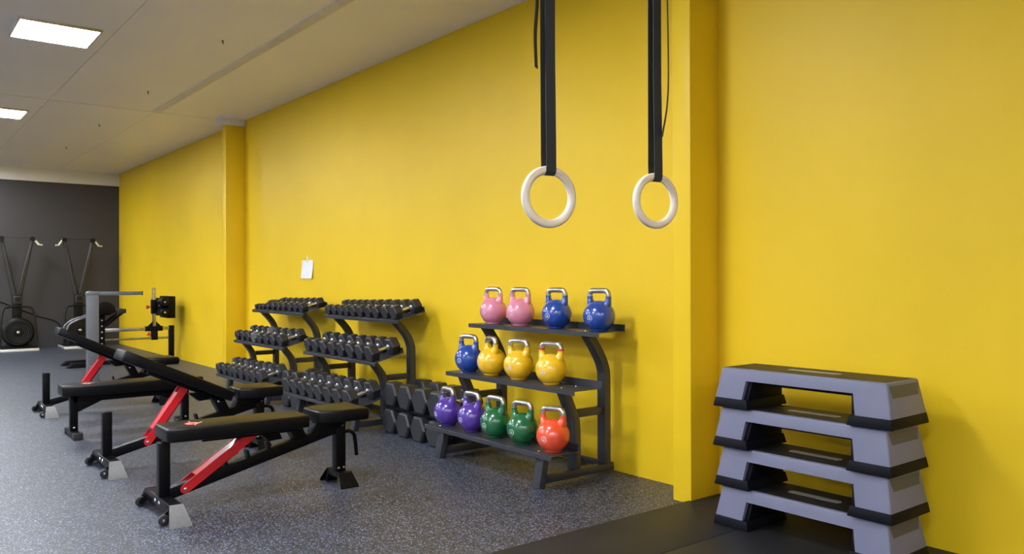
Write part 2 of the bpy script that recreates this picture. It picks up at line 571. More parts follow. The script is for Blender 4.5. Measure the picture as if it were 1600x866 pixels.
# big dumbbells piled on the floor
SB = 0.115
kb_, lb_ = SB / 0.07, 1.50
for row in range(2):
    for c in range(4):
        x = -6.018 + c * 0.247 + (0.004 if row else 0)
        z = row * (2 * 0.0606 * kb_ + 0.026)
        put_dumbbell((x, 3.62 + row * 0.01 - (0.0, 0.01, 0.02, 0.03)[c], z), (0, 0, random.uniform(-0.03, 0.03)), (kb_, lb_, kb_),
                     'big hex dumbbell in the %s row of the floor pile, %s from the left' % (('lower', 'upper')[row], ordinal(c)),
                     'big dumbbells piled on the floor by the kettlebell rack')
o = obj('rubber_slab', B(-6.10, -5.18, 3.45, 3.79, 2 * 0.0606 * kb_ + 0.0008, 2 * 0.0606 * kb_ + 0.0252), 'step_black', bevel=0.003)
tag(o, 'black rubber slab between the two rows of big floor dumbbells', 'mat')
SB2 = 0.105
k2 = SB2 / 0.07
for row in range(2):
    for c in range(2):
        put_dumbbell((-7.93 + c * 0.218, 3.50, row * (2 * 0.0606 * k2 + 0.002)), (0, 0, 0), (k2, 1.4, k2),
                     'big hex dumbbell on the floor between the two dumbbell racks, %s row %s' % (('lower', 'upper')[row], ('left', 'right')[c]),
                     'dumbbells on the floor between the racks')

# ------------------------------------------------------------------ kettlebells
def kb_body():
    bm = bmesh.new()
    r = 0.105
    zc = 0.098
    prof = [(0, 0), (0.052, 0.0), (0.0565, 0.005)]
    a0 = -56
    for i in range(0, 21):
        a = R(a0 + (90 - a0) * i / 20)
        rr = r * math.cos(a)
        prof.append((rr if rr > 1e-4 else 0, zc + r * math.sin(a) * 0.985))
    lathe(bm, prof, 36)
    return bm
def kb_horn(s):
    p = [(s * 0.052, 0, 0.155), (s * 0.066, 0, 0.180), (s * 0.073, 0, 0.205), (s * 0.074, 0, 0.226)]
    return T(bow(p, 4), 0.02, 12, radii=[0.041 - 0.0212 * min(1, (i / 8.0)) ** 0.8 for i in range(13)])
def kb_handle():
    p = [(-0.074, 0, 0.2265), (-0.0735, 0, 0.238), (-0.068, 0, 0.252), (-0.056, 0, 0.2605), (-0.04, 0, 0.2625), (0, 0, 0.263),
         (0.04, 0, 0.2625), (0.056, 0, 0.2605), (0.068, 0, 0.252), (0.0735, 0, 0.238), (0.074, 0, 0.2265)]
    return T(bow(p, 4), 0.0178, 12)
def on_ball(a, e, off=0.0008):
    r = 0.105 + off
    return Vector((r * math.cos(e) * math.sin(a), -r * math.cos(e) * math.cos(a), 0.098 + r * math.sin(e) * 0.985))
def kb_logo():
    bm = bmesh.new()
    def arc(r0, r1, t0, t1, n):
        prev = None
        for i in range(n + 1):
            t = t0 + (t1 - t0) * i / n
            q = [bm.verts.new(on_ball(rr * math.cos(t), -0.10 + rr * math.sin(t))) for rr in (r0, r1)]
            if prev:
                bm.faces.new((prev[0], prev[1], q[1], q[0]))
            prev = q
    arc(0.150, 0.185, R(-60), R(240), 22)
    # small bell shape in the middle
    def patch(a0, a1, e0, e1):
        q = [bm.verts.new(on_ball(a, e)) for a, e in ((a0, e0), (a1, e0), (a1, e1), (a0, e1))]
        bm.faces.new(q)
    patch(-0.055, 0.055, -0.20, -0.12)
    patch(-0.055, -0.030, -0.12, -0.055)
    patch(0.030, 0.055, -0.12, -0.055)
    patch(-0.055, 0.055, -0.055, -0.03)
    patch(-0.04, 0.04, -0.33, -0.30)
    return bm
kb_mesh = {}
def kettlebell(color, loc, rz, label, band=False, logo=True):
    t = thing('kettlebell', label, 'kettlebell', loc, rz, color + ' kettlebells')
    def part(nm, fn, m):
        key = (nm, m)
        if key in kb_mesh:
            o = bpy.data.objects.new(nm.split('/')[0], kb_mesh[key]); COL.objects.link(o); o.parent = t
        else:
            o = obj(nm.split('/')[0], fn(), m, t); kb_mesh[key] = o.data
        return o
    part('body', kb_body, 'kb_' + color)
    part('horn/l', lambda: kb_horn(-1), 'kb_' + color)
    part('horn/r', lambda: kb_horn(1), 'kb_' + color)
    h = part('handle', kb_handle, 'steel')
    h['label'] = 'bare steel grip'
    if logo:
        lg = part('logo', kb_logo, 'kb_logo')
        lg['label'] = 'pale ring emblem'
    if band:
        for s in (-1, 1):
            o = obj('band', T([(s * 0.074, 0, 0.222), (s * 0.0738, 0, 0.233)], 0.0205, 12), 'red', t, label='dark red band')
    return t
ZT, ZM, ZB = 0.9575, 0.6065, 0.2305
for c, x, y, z, a, lab, bd in (
    ('pink', -4.925, 3.715, ZT, 8, 'pink kettlebell at the left end of the top shelf', 0),
    ('pink', -4.600, 3.715, ZT, 12, 'pink kettlebell second from the left on the top shelf, beside a blue one', 0),
    ('blue', -4.200, 3.715, ZT, 10, 'blue kettlebell on the top shelf just right of the pink ones', 0),
    ('blue', -3.785, 3.715, ZT, 9, 'blue kettlebell at the right end of the top shelf', 0),
    ('blue', -4.955, 3.505, ZM, 12, 'blue kettlebell at the left end of the middle shelf', 0),
    ('yellow', -4.672, 3.505, ZM, -14, 'leftmost yellow kettlebell, next to the blue one on the middle shelf', 0),
    ('yellow', -4.360, 3.505, ZM, 12, 'middle one of the three yellow kettlebells', 0),
    ('yellow', -4.020, 3.505, ZM, 16, 'yellow kettlebell with dark red bands at its grip', 1),
    ('purple', -4.950, 3.315, ZB, -4, 'purple kettlebell at the left end of the bottom shelf', 0),
    ('purple', -4.645, 3.315, ZB, 2, 'purple kettlebell beside a green one on the bottom shelf', 0),
    ('green', -4.375, 3.315, ZB, 6, 'green kettlebell beside a purple one on the bottom shelf', 0),
    ('green', -4.085, 3.315, ZB, 8, 'green kettlebell beside the orange-red one', 0),
    ('red', -3.786, 3.315, ZB, 16, 'orange-red kettlebell at the right end of the bottom shelf', 0)):
    kettlebell(c, (x, y, z), R(a), lab, bd, logo=True)

# ------------------------------------------------------------------ weight benches
def capsule(p0, p1, w, n=6):
    a = Vector(p0); b = Vector(p1)
    ang = math.atan2(b.y - a.y, b.x - a.x)
    out = []
    for i in range(n + 1):
        t = ang - math.pi / 2 + math.pi * i / n
        out.append((b.x + w / 2 * math.cos(t), b.y + w / 2 * math.sin(t)))
    for i in range(n + 1):
        t = ang + math.pi / 2 + math.pi * i / n
        out.append((a.x + w / 2 * math.cos(t), a.y + w / 2 * math.sin(t)))
    return out

def logo_marks(bm_r, bm_w, cx, cy, z):
    """red and white emblem lying on a pad, about 12 cm across"""
    def ring(bm, x, y, r0, r1, t0, t1, n=12):
        pv = None
        for i in range(n + 1):
            t = t0 + (t1 - t0) * i / n
            q = [bm.verts.new((x + r * math.cos(t), y + r * math.sin(t), z)) for r in (r0, r1)]
            if pv: bm.faces.new((pv[0], pv[1], q[1], q[0]))
            pv = q
    ring(bm_r, cx, cy, 0.0, 0.040, 0, 2 * math.pi, 20)
    ring(bm_w, cx, cy, 0.020, 0.028, R(20), R(200))
    ring(bm_w, cx + 0.005, cy - 0.012, 0.012, 0.018, R(180), R(380))
    ring(bm_w, cx - 0.03, cy + 0.03, 0.026, 0.034, R(-20), R(80))
    for q in ((cx - 0.07, cx - 0.045, cy - 0.004, cy + 0.004), (cx + 0.045, cx + 0.07, cy - 0.004, cy + 0.004)):
        bm_w.faces.new([bm_w.verts.new((a, b, z)) for a, b in ((q[0], q[2]), (q[1], q[2]), (q[1], q[3]), (q[0], q[3]))])

def trap_plate(bm, s, x0, z0, x1, w0, w1, t=0.006):
    """foot plate sloping outwards from (x0,z0) to the floor at x1"""
    vs_ = []
    for dx in (0, -t * s):
        for x, z, w in ((x0, z0, w0), (x1, 0.012, w1), (x1 + s * 0.004, 0.0, w1)):
            vs_.append([bm.verts.new((s * x + dx, -w / 2, z)), bm.verts.new((s * x + dx, w / 2, z))])
    o, i = vs_[:3], vs_[3:]
    for k in range(2):
        bm.faces.new((o[k][0], o[k][1], o[k + 1][1], o[k + 1][0]))
        bm.faces.new((i[k][0], i[k + 1][0], i[k + 1][1], i[k][1]))
        for e in (0, 1):
            bm.faces.new((o[k][e], o[k + 1][e], i[k + 1][e], i[k][e]))
    bm.faces.new((o[0][0], o[0][1], i[0][1], i[0][0]))
    bm.faces.new((o[2][0], o[2][1], i[2][1], i[2][0]))
    return bm

def adjustable_bench(label, x, y, ang, low, top_along, with_logo):
    """local y runs from the wheeled foot towards the seat"""
    t = thing('weight_bench', label, 'bench', (x, y, 0), 0.0, 'adjustable weight benches')
    # wheeled front foot
    foot = obj('front_foot', prism(bmesh.new(), [(-0.255, 0.045), (0.255, 0.045), (0.235, 0.10), (-0.235, 0.10)], -0.035, 0.035, 'xz'), 'black_steel', t, bevel=0.004)
    for s in (-1, 1):
        obj('foot_plate', trap_plate(bmesh.new(), s, 0.245, 0.102, 0.325, 0.07, 0.115), 'foot_plate', foot)
        w = obj('wheel', cyl(bmesh.new(), (s * 0.235 - 0.011, -0.062, 0.029), (s * 0.235 + 0.011, -0.062, 0.029), 0.029, 18), 'rubber', foot, bevel=0.004)
        bm = bmesh.new()
        prism(bm, capsule((-0.062, 0.030), (-0.02, 0.068), 0.03), s * 0.235 - 0.018, s * 0.235 - 0.013)
        prism(bm, capsule((-0.062, 0.030), (-0.02, 0.068), 0.03), s * 0.212, s * 0.216)
        obj('wheel_bracket', bm, 'black_steel', foot)
        obj('wheel_bolt', dome(bmesh.new(), (s * 0.235 + 0.011, -0.062, 0.029), 0.010, (1, 0, 0)), 'bolt', foot)
    for bx in (-0.03, 0.045):
        obj('bolt', dome(bmesh.new(), (bx, -0.035, 0.075), 0.011, (0, -1, 0)), 'bolt', foot)
    # pad rest post
    obj('post', B(-0.03, 0.03, -0.03, 0.03, 0.10, 0.398), 'black_steel', t, bevel=0.004)
    # main sloping beam
    def bz(yy): return 0.112 + (yy - 0.04) * 0.2475
    beam = obj('beam', prism(bmesh.new(), strip2d([(0.03, bz(0.03)), (1.06, bz(1.06))], 0.062), -0.03, 0.03), 'black_steel', t, bevel=0.004)
    for yy in (0.29, 0.345, 0.475, 0.60):
        b = B(-0.032, 0.032, -0.007, 0.007, 0.0, 0.045)
        bmesh.ops.transform(b, matrix=Matrix.Translation((0, yy, bz(yy) + 0.03)) @ Matrix.Rotation(R(14), 4, 'X'), verts=b.verts)
        obj('ladder_stop', b, 'black_steel', beam, bevel=0.002)
    # rear post and foot
    rp = obj('rear_post', B(-0.032, 0.032, 1.03, 1.095, 0.06, 0.40), 'black_steel', t, bevel=0.004)
    for yy, zz in ((1.045, 0.105), (1.08, 0.105), (1.07, 0.375)):
        obj('bolt', dome(bmesh.new(), (0.032, yy, zz), 0.010, (1, 0, 0)), 'bolt', rp)
    rf = obj('rear_foot', prism(bmesh.new(), [(-0.115, 0.0), (-0.095, 0.0), (-0.085, 0.05), (0.085, 0.05), (0.095, 0.0), (0.115, 0.0), (0.10, 0.085), (-0.10, 0.085)], 1.025, 1.10, 'xz'), 'black_steel', t, bevel=0.003)
    for s in (-1, 1):
        b = trap_plate(bmesh.new(), s, 0.09, 0.088, 0.15, 0.085, 0.12)
        bmesh.ops.translate(b, vec=(0, 1.0625, 0), verts=b.verts)
        obj('foot_plate', b, 'black_steel', rf)
    # transport handle
    obj('handle', T(bow([(0, 1.09, 0.325), (0, 1.135, 0.325), (0, 1.165, 0.305), (0, 1.175, 0.27), (0, 1.187, 0.165)], 5), 0.0125, 10), 'black_steel', t)
    # seat
    poly = [(-0.115, 0.870), (0.115, 0.870), (0.160, 0.97), (0.160, 1.195), (-0.160, 1.195), (-0.160, 0.97)]
    obj('seat', prism(bmesh.new(), poly, 0.415, 0.490, 'xy'), 'vinyl', t, bevel=0.014, seg=3)
    obj('seat_support', prism(bmesh.new(), [(0.86, 0.34), (0.90, 0.415), (1.12, 0.415), (1.10, 0.395), (1.05, 0.36)], -0.04, 0.04), 'black_steel', t, bevel=0.003)
    # backrest, hinged at the seat end
    hy, hz = 0.815, 0.402
    Mx = Matrix.Translation((0, hy, hz)) @ Matrix.Rotation(-ang, 4, 'X')
    poly = [(-0.13, -0.83), (0.13, -0.83), (0.145, -0.72), (0.145, -0.12), (0.12, 0.0), (-0.12, 0.0), (-0.145, -0.12), (-0.145, -0.72)]
    bp = obj('backrest', prism(bmesh.new(), poly, 0.0, 0.075, 'xy'), 'vinyl', t, bevel=0.014, seg=3)
    bp.matrix_local = Mx
    if with_logo:
        br, bw = bmesh.new(), bmesh.new()
        logo_marks(br, bw, 0.0, -0.66, 0.0)
        o = obj('logo', br, 'logo_red', bp, label='red emblem'); o.location = (0, 0, 0.0757)
        o = obj('logo_lettering', bw, 'logo_white', bp, label='white strokes in the emblem'); o.location = (0, 0, 0.0763)
    bm = bmesh.new()
    for s in (-1, 1):
        box(bm, s * 0.05 - 0.012, s * 0.05 + 0.012, -0.62, -0.05, -0.025, 0.0)
    obj('pad_frame', bm, 'black_steel', bp, bevel=0.002)
    hp = obj('hinge_plate', prism(bmesh.new(), [(0.76, bz(0.76) + 0.02), (0.70, hz + 0.02), (0.785, hz + 0.02), (0.83, bz(0.83) + 0.02)], -0.047, 0.047), 'black_steel', t, bevel=0.003)
    obj('bolt', dome(bmesh.new(), (0.047, 0.745, hz), 0.011, (1, 0, 0)), 'bolt', hp)
    # red support arm
    up = Mx @ Vector((0, -top_along, -0.015))
    p0 = (low, bz(low)); p1 = (up.y, up.z)
    d = (Vector(p1) - Vector(p0)).normalized()
    nrm = Vector((-d.y, d.x))
    bm = bmesh.new()
    for s in (-1, 1):
        prism(bm, capsule(p0, p1, 0.052), s * 0.042 - 0.003, s * 0.042 + 0.003)
    a = Vector(p0) + d * 0.09 + nrm * 0.02; b = Vector(p1) - d * 0.06 + nrm * 0.02
    prism(bm, strip2d([tuple(a), tuple(b)], 0.006), -0.042, 0.042)
    arm = obj('support_arm', bm, 'red', t, label='red support arm')
    for p in (p0, p1):
        obj('bolt', dome(bmesh.new(), (0.045, p[0], p[1]), 0.012, (1, 0, 0)), 'bolt', arm)
    q0 = Vector(p0) + d * 0.17 - nrm * 0.034; q1 = Vector(p0) + d * 0.33 - nrm * 0.034
    bm = T([(0.0, q0.x, q0.y), (0.0, q1.x, q1.y)], 0.011, 10)
    obj('lock_rod', bm, 'black_steel', arm)
    e1 = q1 + d * 0.01 + nrm * 0.03
    obj('lock_hook', T(bow([(0.0, q1.x, q1.y), (0.0, (q1 + d * 0.015).x, (q1 + d * 0.015).y), (0.0, e1.x, e1.y)], 4), 0.013, 10), 'red', arm)
    # catch bracket under the pad
    c = Mx @ Vector((0, -0.20, -0.012))
    obj('catch_bracket', prism(bmesh.new(), [(c.y - 0.09, c.z), (c.y + 0.04, c.z - 0.005), (c.y + 0.06, c.z - 0.055), (c.y - 0.02, c.z - 0.06)], -0.035, 0.035), 'black_steel', t, bevel=0.003)
    return t

adjustable_bench('nearest black weight bench with its backrest flat and a red emblem', -4.735, 1.275, R(0.5), 0.105, 0.32, True)
adjustable_bench('black weight bench with raised backrest directly behind the nearest flat bench', -6.065, 1.265, R(25.0), 0.255, 0.33, False)
adjustable_bench('farthest weight bench with raised backrest, behind the plain flat bench', -8.965, 1.335, R(26.5), 0.255, 0.33, False)

fb = thing('flat_bench', 'plain fixed flat bench between the two benches with raised backrests', 'bench', (-7.53, 1.28, 0))
fp = obj('pad', prism(bmesh.new(), [(-0.12, -0.06), (0.12, -0.06), (0.145, 0.02), (0.145, 0.98), (0.12, 1.06), (-0.12, 1.06), (-0.145, 0.98), (-0.145, 0.02)], 0.345, 0.432, 'xy'), 'vinyl', fb, bevel=0.014, seg=3)
br, bw = bmesh.new(), bmesh.new()
logo_marks(br, bw, 0.0, 0.14, 0.0)
o = obj('logo', br, 'logo_red', fp, label='red emblem'); o.location = (0, 0, 0.4327)
o = obj('logo_lettering', bw, 'logo_white', fp, label='white strokes in the emblem'); o.location = (0, 0, 0.4333)
obj('beam', B(-0.03, 0.03, 0.03, 0.92, 0.285, 0.345), 'black_steel', fb, bevel=0.004)
for yy, s in ((0.01, 1), (0.90, -1)):
    lg = obj('leg', B(-0.03, 0.03, yy, yy + 0.06, 0.0505, 0.345), 'black_steel', fb, bevel=0.004)
    obj('bolt', dome(bmesh.new(), (0.03, yy + 0.03, 0.075), 0.011, (1, 0, 0)), 'bolt', lg)
    y0 = yy + 0.06 if s > 0 else yy
    obj('gusset', prism(bmesh.new(), [(y0, 0.20), (y0, 0.285), (y0 + s * 0.19, 0.285)], -0.012, 0.012), 'black_steel', fb, bevel=0.002)
    ft = obj('foot', B(-0.19, 0.19, yy, yy + 0.06, 0.008, 0.05), 'black_steel', fb, bevel=0.004)
    for sx in (-1, 1):
        obj('rubber_cap', B(sx * 0.18 - 0.025, sx * 0.18 + 0.025, yy - 0.006, yy + 0.066, 0.0, 0.056), 'rubber', ft, bevel=0.005)

# ------------------------------------------------------------------ step platforms
def step_platform():
    t = thing('step_platform', 'x', 'step')
    H, hb, ht = 0.202, 0.4725, 0.437      # height, half length at base and top
    def hx(z): return hb + (ht - hb) * z / H
    def hy(z): return 0.176 + (0.146 - 0.176) * z / H
    zb = 0.048
    prof = [(-hx(zb), zb), (-hx(H), H), (hx(H), H), (hx(zb), zb), (0.300, zb), (0.284, 0.143), (-0.284, 0.143), (-0.300, zb)]
    bm = bmesh.new()
    A = [bm.verts.new((x, -hy(z), z)) for x, z in prof]
    C = [bm.verts.new((x, hy(z), z)) for x, z in prof]
    bm.faces.new(A); bm.faces.new(C[::-1])
    for i in range(8):
        j = (i + 1) % 8
        bm.faces.new((A[i], A[j], C[j], C[i]))
    # round only the upper edges
    bmesh.ops.recalc_face_normals(bm, faces=bm.faces)
    es = [e for e in bm.edges if all(v.co.z > H - 1e-4 for v in e.verts) or (abs(e.verts[0].co.z - e.verts[1].co.z) > 0.1 and min(abs(v.co.x) for v in e.verts) > 0.4)]
    ev = [e for e in es if abs(e.verts[0].co.z - e.verts[1].co.z) > 0.1]
    bmesh.ops.bevel(bm, geom=ev, offset=0.009, offset_type='OFFSET', segments=3, profile=0.5, affect='EDGES', clamp_overlap=True)
    es = [e for e in bm.edges if all(v.co.z > H - 1e-4 for v in e.verts) and len(e.link_faces) == 2]
    bmesh.ops.bevel(bm, geom=es, offset=0.015, offset_type='OFFSET', segments=4, profile=0.5, affect='EDGES', clamp_overlap=True)
    obj('platform', bm, 'step_grey', t)
    for s in (-1, 1):
        bm = bmesh.new()
        poly = []
        for z, xi in ((0.0, 0.262), (zb, 0.274)):
            poly.append([(s * hx(z), -hy(z)), (s * hx(z), hy(z)), (s * xi, hy(z)), (s * xi, -hy(z))])
        lo = [bm.verts.new((x, y, 0.0)) for x, y in poly[0]]
        up = [bm.verts.new((x, y, zb)) for x, y in poly[1]]
        bm.faces.new(lo); bm.faces.new(up)
        for i in range(4):
            bm.faces.new((lo[i], lo[(i + 1) % 4], up[(i + 1) % 4], up[i]))
        obj('foot', bm, 'step_black', t, bevel=0.004)
        bm = bmesh.new()
        lo = [bm.verts.new((s * x, y, zb)) for x, y in ((0.274, -0.150), (0.274, 0.150), (0.31, 0.150), (0.31, -0.150))]
        up = [bm.verts.new((s * x, y, 0.143)) for x, y in ((0.262, -0.128), (0.262, 0.128), (0.30, 0.128), (0.30, -0.128))]
        bm.faces.new(lo); bm.faces.new(up)
        for i in range(4):
            bm.faces.new((lo[i], lo[(i + 1) % 4], up[(i + 1) % 4], up[i]))
        obj('inner_leg', bm, 'step_black', t, bevel=0.003)
        # tread flap folding over the end
        bm = bmesh.new()
        def end_pt(z, y, off): return (s * (hx(z) + off), y, z)
        q = [end_pt(0.187, -0.132, 0.0012), end_pt(0.187, 0.132, 0.0012), end_pt(0.134, 0.118, 0.0012), end_pt(0.134, -0.118, 0.0012)]
        q2 = [end_pt(z, y, -0.004) for z, y in ((0.187, -0.132), (0.187, 0.132), (0.134, 0.118), (0.134, -0.118))]
        a = [bm.verts.new(v) for v in q]; b = [bm.verts.new(v) for v in q2]
        bm.faces.new(a); bm.faces.new(b)
        for i in range(4):
            bm.faces.new((a[i], a[(i + 1) % 4], b[(i + 1) % 4], b[i]))
        obj('end_flap', bm, 'tread_side', t)
    tr = obj('tread', B(-0.424, 0.424, -0.126, 0.126, H - 0.004, H + 0.0015), 'tread', t, bevel=0.001, seg=1)
    obj('label_plate', prism(bmesh.new(), [(-0.13, -0.022), (0.13, -0.022), (0.14, 0), (0.13, 0.022), (-0.13, 0.022), (-0.14, 0)], H + 0.0012, H + 0.0030, 'xy'), 'plate', tr)
    bm = bmesh.new()
    for y in (-0.06, 0.06):
        box(bm, -0.26, 0.26, y - 0.006, y + 0.006, 0.118, 0.143)
    obj('underside_rib', bm, 'step_black', t)
    return t
st = step_platform()
for k in range(4):
    o = st if k == 0 else copy_tree(st)
    o.location = (-2.203 + (0.0, 0.003, -0.002, -0.001)[k], 3.628 + (0.0, 0.002, -0.001, 0.002)[k], 0.0225 + k * 0.204)
    o.rotation_euler = (0, 0, R((0.2, -0.3, 0.1, 0.3)[k]))
    tag(o, ('lowest grey step platform of the stack, standing on the rubber mat', 'grey step platform second from the bottom of the stack',
            'grey step platform third from the bottom, just under the topmost', 'topmost grey step platform with its ribbed black tread in view')[k], 'step', 'stacked step platforms')

# ------------------------------------------------------------------ gymnastic rings
def rounded_strap(bm, pts, w, th, wd):
    """flat webbing: pts is the centre line, wd the width direction"""
    P = [Vector(p) for p in pts]
    wd = Vector(wd).normalized()
    prev = None
    for i, p in enumerate(P):
        d = (P[min(i + 1, len(P) - 1)] - P[max(i - 1, 0)]).normalized()
        n = d.cross(wd).normalized()
        q = [bm.verts.new(p + wd * a * w / 2 + n * b * th / 2) for a, b in ((-1, -1), (1, -1), (1, 1), (-1, 1))]
        if prev:
            for k in range(4):
                bm.faces.new((prev[k], prev[(k + 1) % 4], q[(k + 1) % 4], q[k]))
        else:
            bm.faces.new(q)
        prev = q
    bm.faces.new(prev[::-1])
    return bm

def gym_ring(label, loc, rz, tail):
    """ring in the local yz plane, normal along x; origin at the ring centre"""
    t = thing('gymnastic_ring', label, 'gym ring', loc, rz, 'gymnastic rings hanging on straps')
    rr, tr = 0.1010, 0.0165
    bm = bmesh.new()
    tube(bm, [(0, rr * math.sin(2 * math.pi * k / 56), rr * math.cos(2 * math.pi * k / 56)) for k in range(56)], tr, 14, closed=True)
    obj('ring', bm, 'wood', t, label='pale wooden ring')
    top = CZ - loc[2]
    h = 0.0195
    # strap loop: down on the camera side, under the ring tube, up behind
    path = [(0.012, 0, top), (0.013, 0.0, 0.5), (h, 0, rr + 0.05), (h, 0, rr)]
    for k in range(1, 8):
        a = math.pi * k / 8
        path.append((h * math.cos(a), 0, rr - h * math.sin(a)))
    path += [(-h, 0, rr), (-h - 0.001, -0.001, rr + 0.05), (-0.014, -0.006, 0.5), (-0.013, -0.004, top)]
    obj('strap', rounded_strap(bmesh.new(), path, 0.042, 0.003, (0, 1, 0)), 'web', t, label='black webbing strap')
    obj('strap_tail', rounded_strap(bmesh.new(), bow(tail(top), 8), 0.036, 0.003, (-0.70, 0.71, 0)), 'web', t)
    obj('anchor', B(-0.06, 0.06, -0.035, 0.035, top - 0.03, top), 'black_steel', t, bevel=0.004)
    return t
gym_ring('left wooden gymnastic ring, hanging nearer the racks side of the picture', (-2.31, 2.005, 1.607), R(-11),
         lambda top: [(-0.026, -0.022, top), (-0.030, -0.026, 1.2), (-0.030, -0.030, 0.78), (-0.030, -0.040, 0.62), (-0.030, -0.036, 0.49)])
gym_ring('right wooden gymnastic ring, hanging next to the yellow pillar', (-2.296, 2.585, 1.624), R(-9),
         lambda top: [(0.02, 0.030, top), (0.025, 0.040, 1.1), (0.025, 0.050, 0.62), (0.024, 0.046, 0.42), (0.02, 0.020, 0.27)])

# ------------------------------------------------------------------ paper on the wall
bm = bmesh.new()
g = []
for i in range(9):
    row = []
    for j in range(7):
        u, v = i / 8, j / 6
        curl = 0.002 + 0.020 * (1 - v) ** 2 * (0.4 + 0.6 * abs(2 * u - 1))
        row.append(bm.verts.new((-0.148 + 0.297 * u, -curl, -0.105 + 0.21 * v)))
    g.append(row)
for i in range(8):
    for j in range(6):
        bm.faces.new((g[i][j], g[i + 1][j], g[i + 1][j + 1], g[i][j + 1]))
pp = thing('paper_sheet', 'white paper sheet taped to the yellow wall above the dumbbell racks', 'paper', (-8.785, WY, 1.413), 0)
obj('sheet', bm, 'paper', pp)
obj('tape', B(-0.025, 0.025, -0.0035, -0.0005, 0.08, 0.155), 'tape', pp)

# ------------------------------------------------------------------ grey post with horizontal arm behind the benches
ds = thing('dip_station', 'grey steel post with a long horizontal arm behind the raised benches', 'gym machine', (-10.06, 1.955, 0))
obj('post', B(-0.065, 0.065, -0.055, 0.055, 0.012, 1.13), 'grey_metal', ds, bevel=0.006)
obj('post_cap', prism(bmesh.new(), bow([(-0.062, 1.128), (-0.060, 1.150), (-0.045, 1.166), (0.0, 1.170), (0.062, 1.166)], 4) + [(0.062, 1.128)], -0.068, 0.068), 'grey_metal', ds, bevel=0.003)
arm = obj('arm', B(0.015, 0.060, 0.055, 0.51, 1.122, 1.164), 'grey_metal', ds, bevel=0.004)
obj('end_cap', B(0.012, 0.063, 0.51, 0.518, 1.119, 1.167), 'black_steel', arm, bevel=0.003)
obj('base_plate', B(-0.14, 0.14, -0.12, 0.12, 0.0, 0.012), 'grey_metal', ds, bevel=0.003)
for yy in (-0.03, 0.03):
    obj('bolt', dome(bmesh.new(), (0.065, yy, 0.33), 0.012, (1, 0, 0)), 'bolt', ds)

# ------------------------------------------------------------------ glute-ham bench near the far end
gh = thing('glute_ham_bench', 'black glute-ham bench with ankle rollers standing by the far yellow wall', 'gym machine', (-13.6, 2.75, 0))
up = obj('upright', B(-0.045, 0.045, -0.03, 0.06, 0.06, 0.80), 'black_steel', gh, bevel=0.004)
for k in range(7):
    obj('hole', dome(bmesh.new(), (0.045, 0.015, 0.14 + k * 0.09), 0.013, (1, 0, 0), h=0.2), 'perf', up)
bm = bmesh.new()
for s in (-1, 1):
    # half-moon cushions, axis along x
    prism(bm, [(0.0 + 0.155 * math.cos(R(a)), 0.82 + (0.150 if a <= 180 else 0.035) * math.sin(R(a))) for a in range(0, 360, 18)], s * 0.20 - 0.13, s * 0.20 + 0.13)
obj('pad', bm, 'vinyl', gh, bevel=0.02, seg=3)
for s in (-1, 1):
    obj('front_handle', T(bow([(s * 0.13, -0.46, 0.50), (s * 0.13, -0.47, 0.57), (s * 0.13, -0.42, 0.65), (s * 0.13, -0.25, 0.73), (s * 0.13, -0.02, 0.785)], 5), 0.014, 10), 'grey_metal', gh)
obj('pad_carrier', B(-0.30, 0.30, -0.05, 0.09, 0.765, 0.80), 'black_steel', gh, bevel=0.004)
for s in (-1, 1):
    hd = obj('side_handle', prism(bmesh.new(), strip2d([(0.05, 0.60), (0.22, 0.74), (0.30, 0.80)], 0.045), s * 0.10 - 0.02, s * 0.10 + 0.02), 'black_steel', gh, bevel=0.003)
    obj('grip', prism(bmesh.new(), [(0.23, 0.775), (0.34, 0.785), (0.34, 0.85), (0.23, 0.845)], s * 0.10 - 0.03, s * 0.10 + 0.03), 'rubber', hd, bevel=0.006)
bm = bmesh.new(); cyl(bm, (0, 0.06, 0.375), (0, 0.99, 0.375), 0.017, 12)
obj('lower_rail', bm, 'steel', gh)
obj('upper_rail', B(-0.022, 0.022, 0.06, 1.0, 0.495, 0.55), 'steel', gh, bevel=0.003)
obj('end_post', B(-0.035, 0.035, 1.0, 1.075, 0.055, 0.565), 'black_steel', gh, bevel=0.004)
obj('rear_foot', B(-0.33, 0.33, 1.0, 1.07, 0.0, 0.055), 'black_steel', gh, bevel=0.004)
obj('base_rail', B(-0.03, 0.03, -0.10, 1.0, 0.005, 0.06), 'black_steel', gh, bevel=0.004)
obj('front_foot', B(-0.35, 0.35, -0.17, -0.10, 0.0, 0.06), 'black_steel', gh, bevel=0.004)
for s in (-1, 1):
    obj('foot_wedge', prism(bmesh.new(), [(-0.50, 0.0), (-0.10, 0.0), (-0.10, 0.07), (-0.42, 0.07)], s * 0.22 - 0.07, s * 0.22 + 0.07), 'black_steel', gh, bevel=0.004)
car = obj('carriage', B(-0.034, 0.034, 0.64, 0.90, 0.485, 0.562), 'black_steel', gh, bevel=0.004)
obj('carriage_bracket', B(-0.036, 0.036, 0.735, 0.825, 0.345, 0.485), 'black_steel', car, bevel=0.003)
obj('carriage_gusset', prism(bmesh.new(), [(0.68, 0.562), (0.76, 0.64), (0.80, 0.64), (0.88, 0.562)], -0.012, 0.012), 'black_steel', car, bevel=0.002)
mast = obj('mast', B(-0.022, 0.022, 0.755, 0.80, 0.562, 1.17), 'steel', gh, bevel=0.003)
obj('roller_bracket', B(-0.04, 0.04, 0.735, 0.825, 0.76, 0.98), 'black_steel', mast, bevel=0.004)
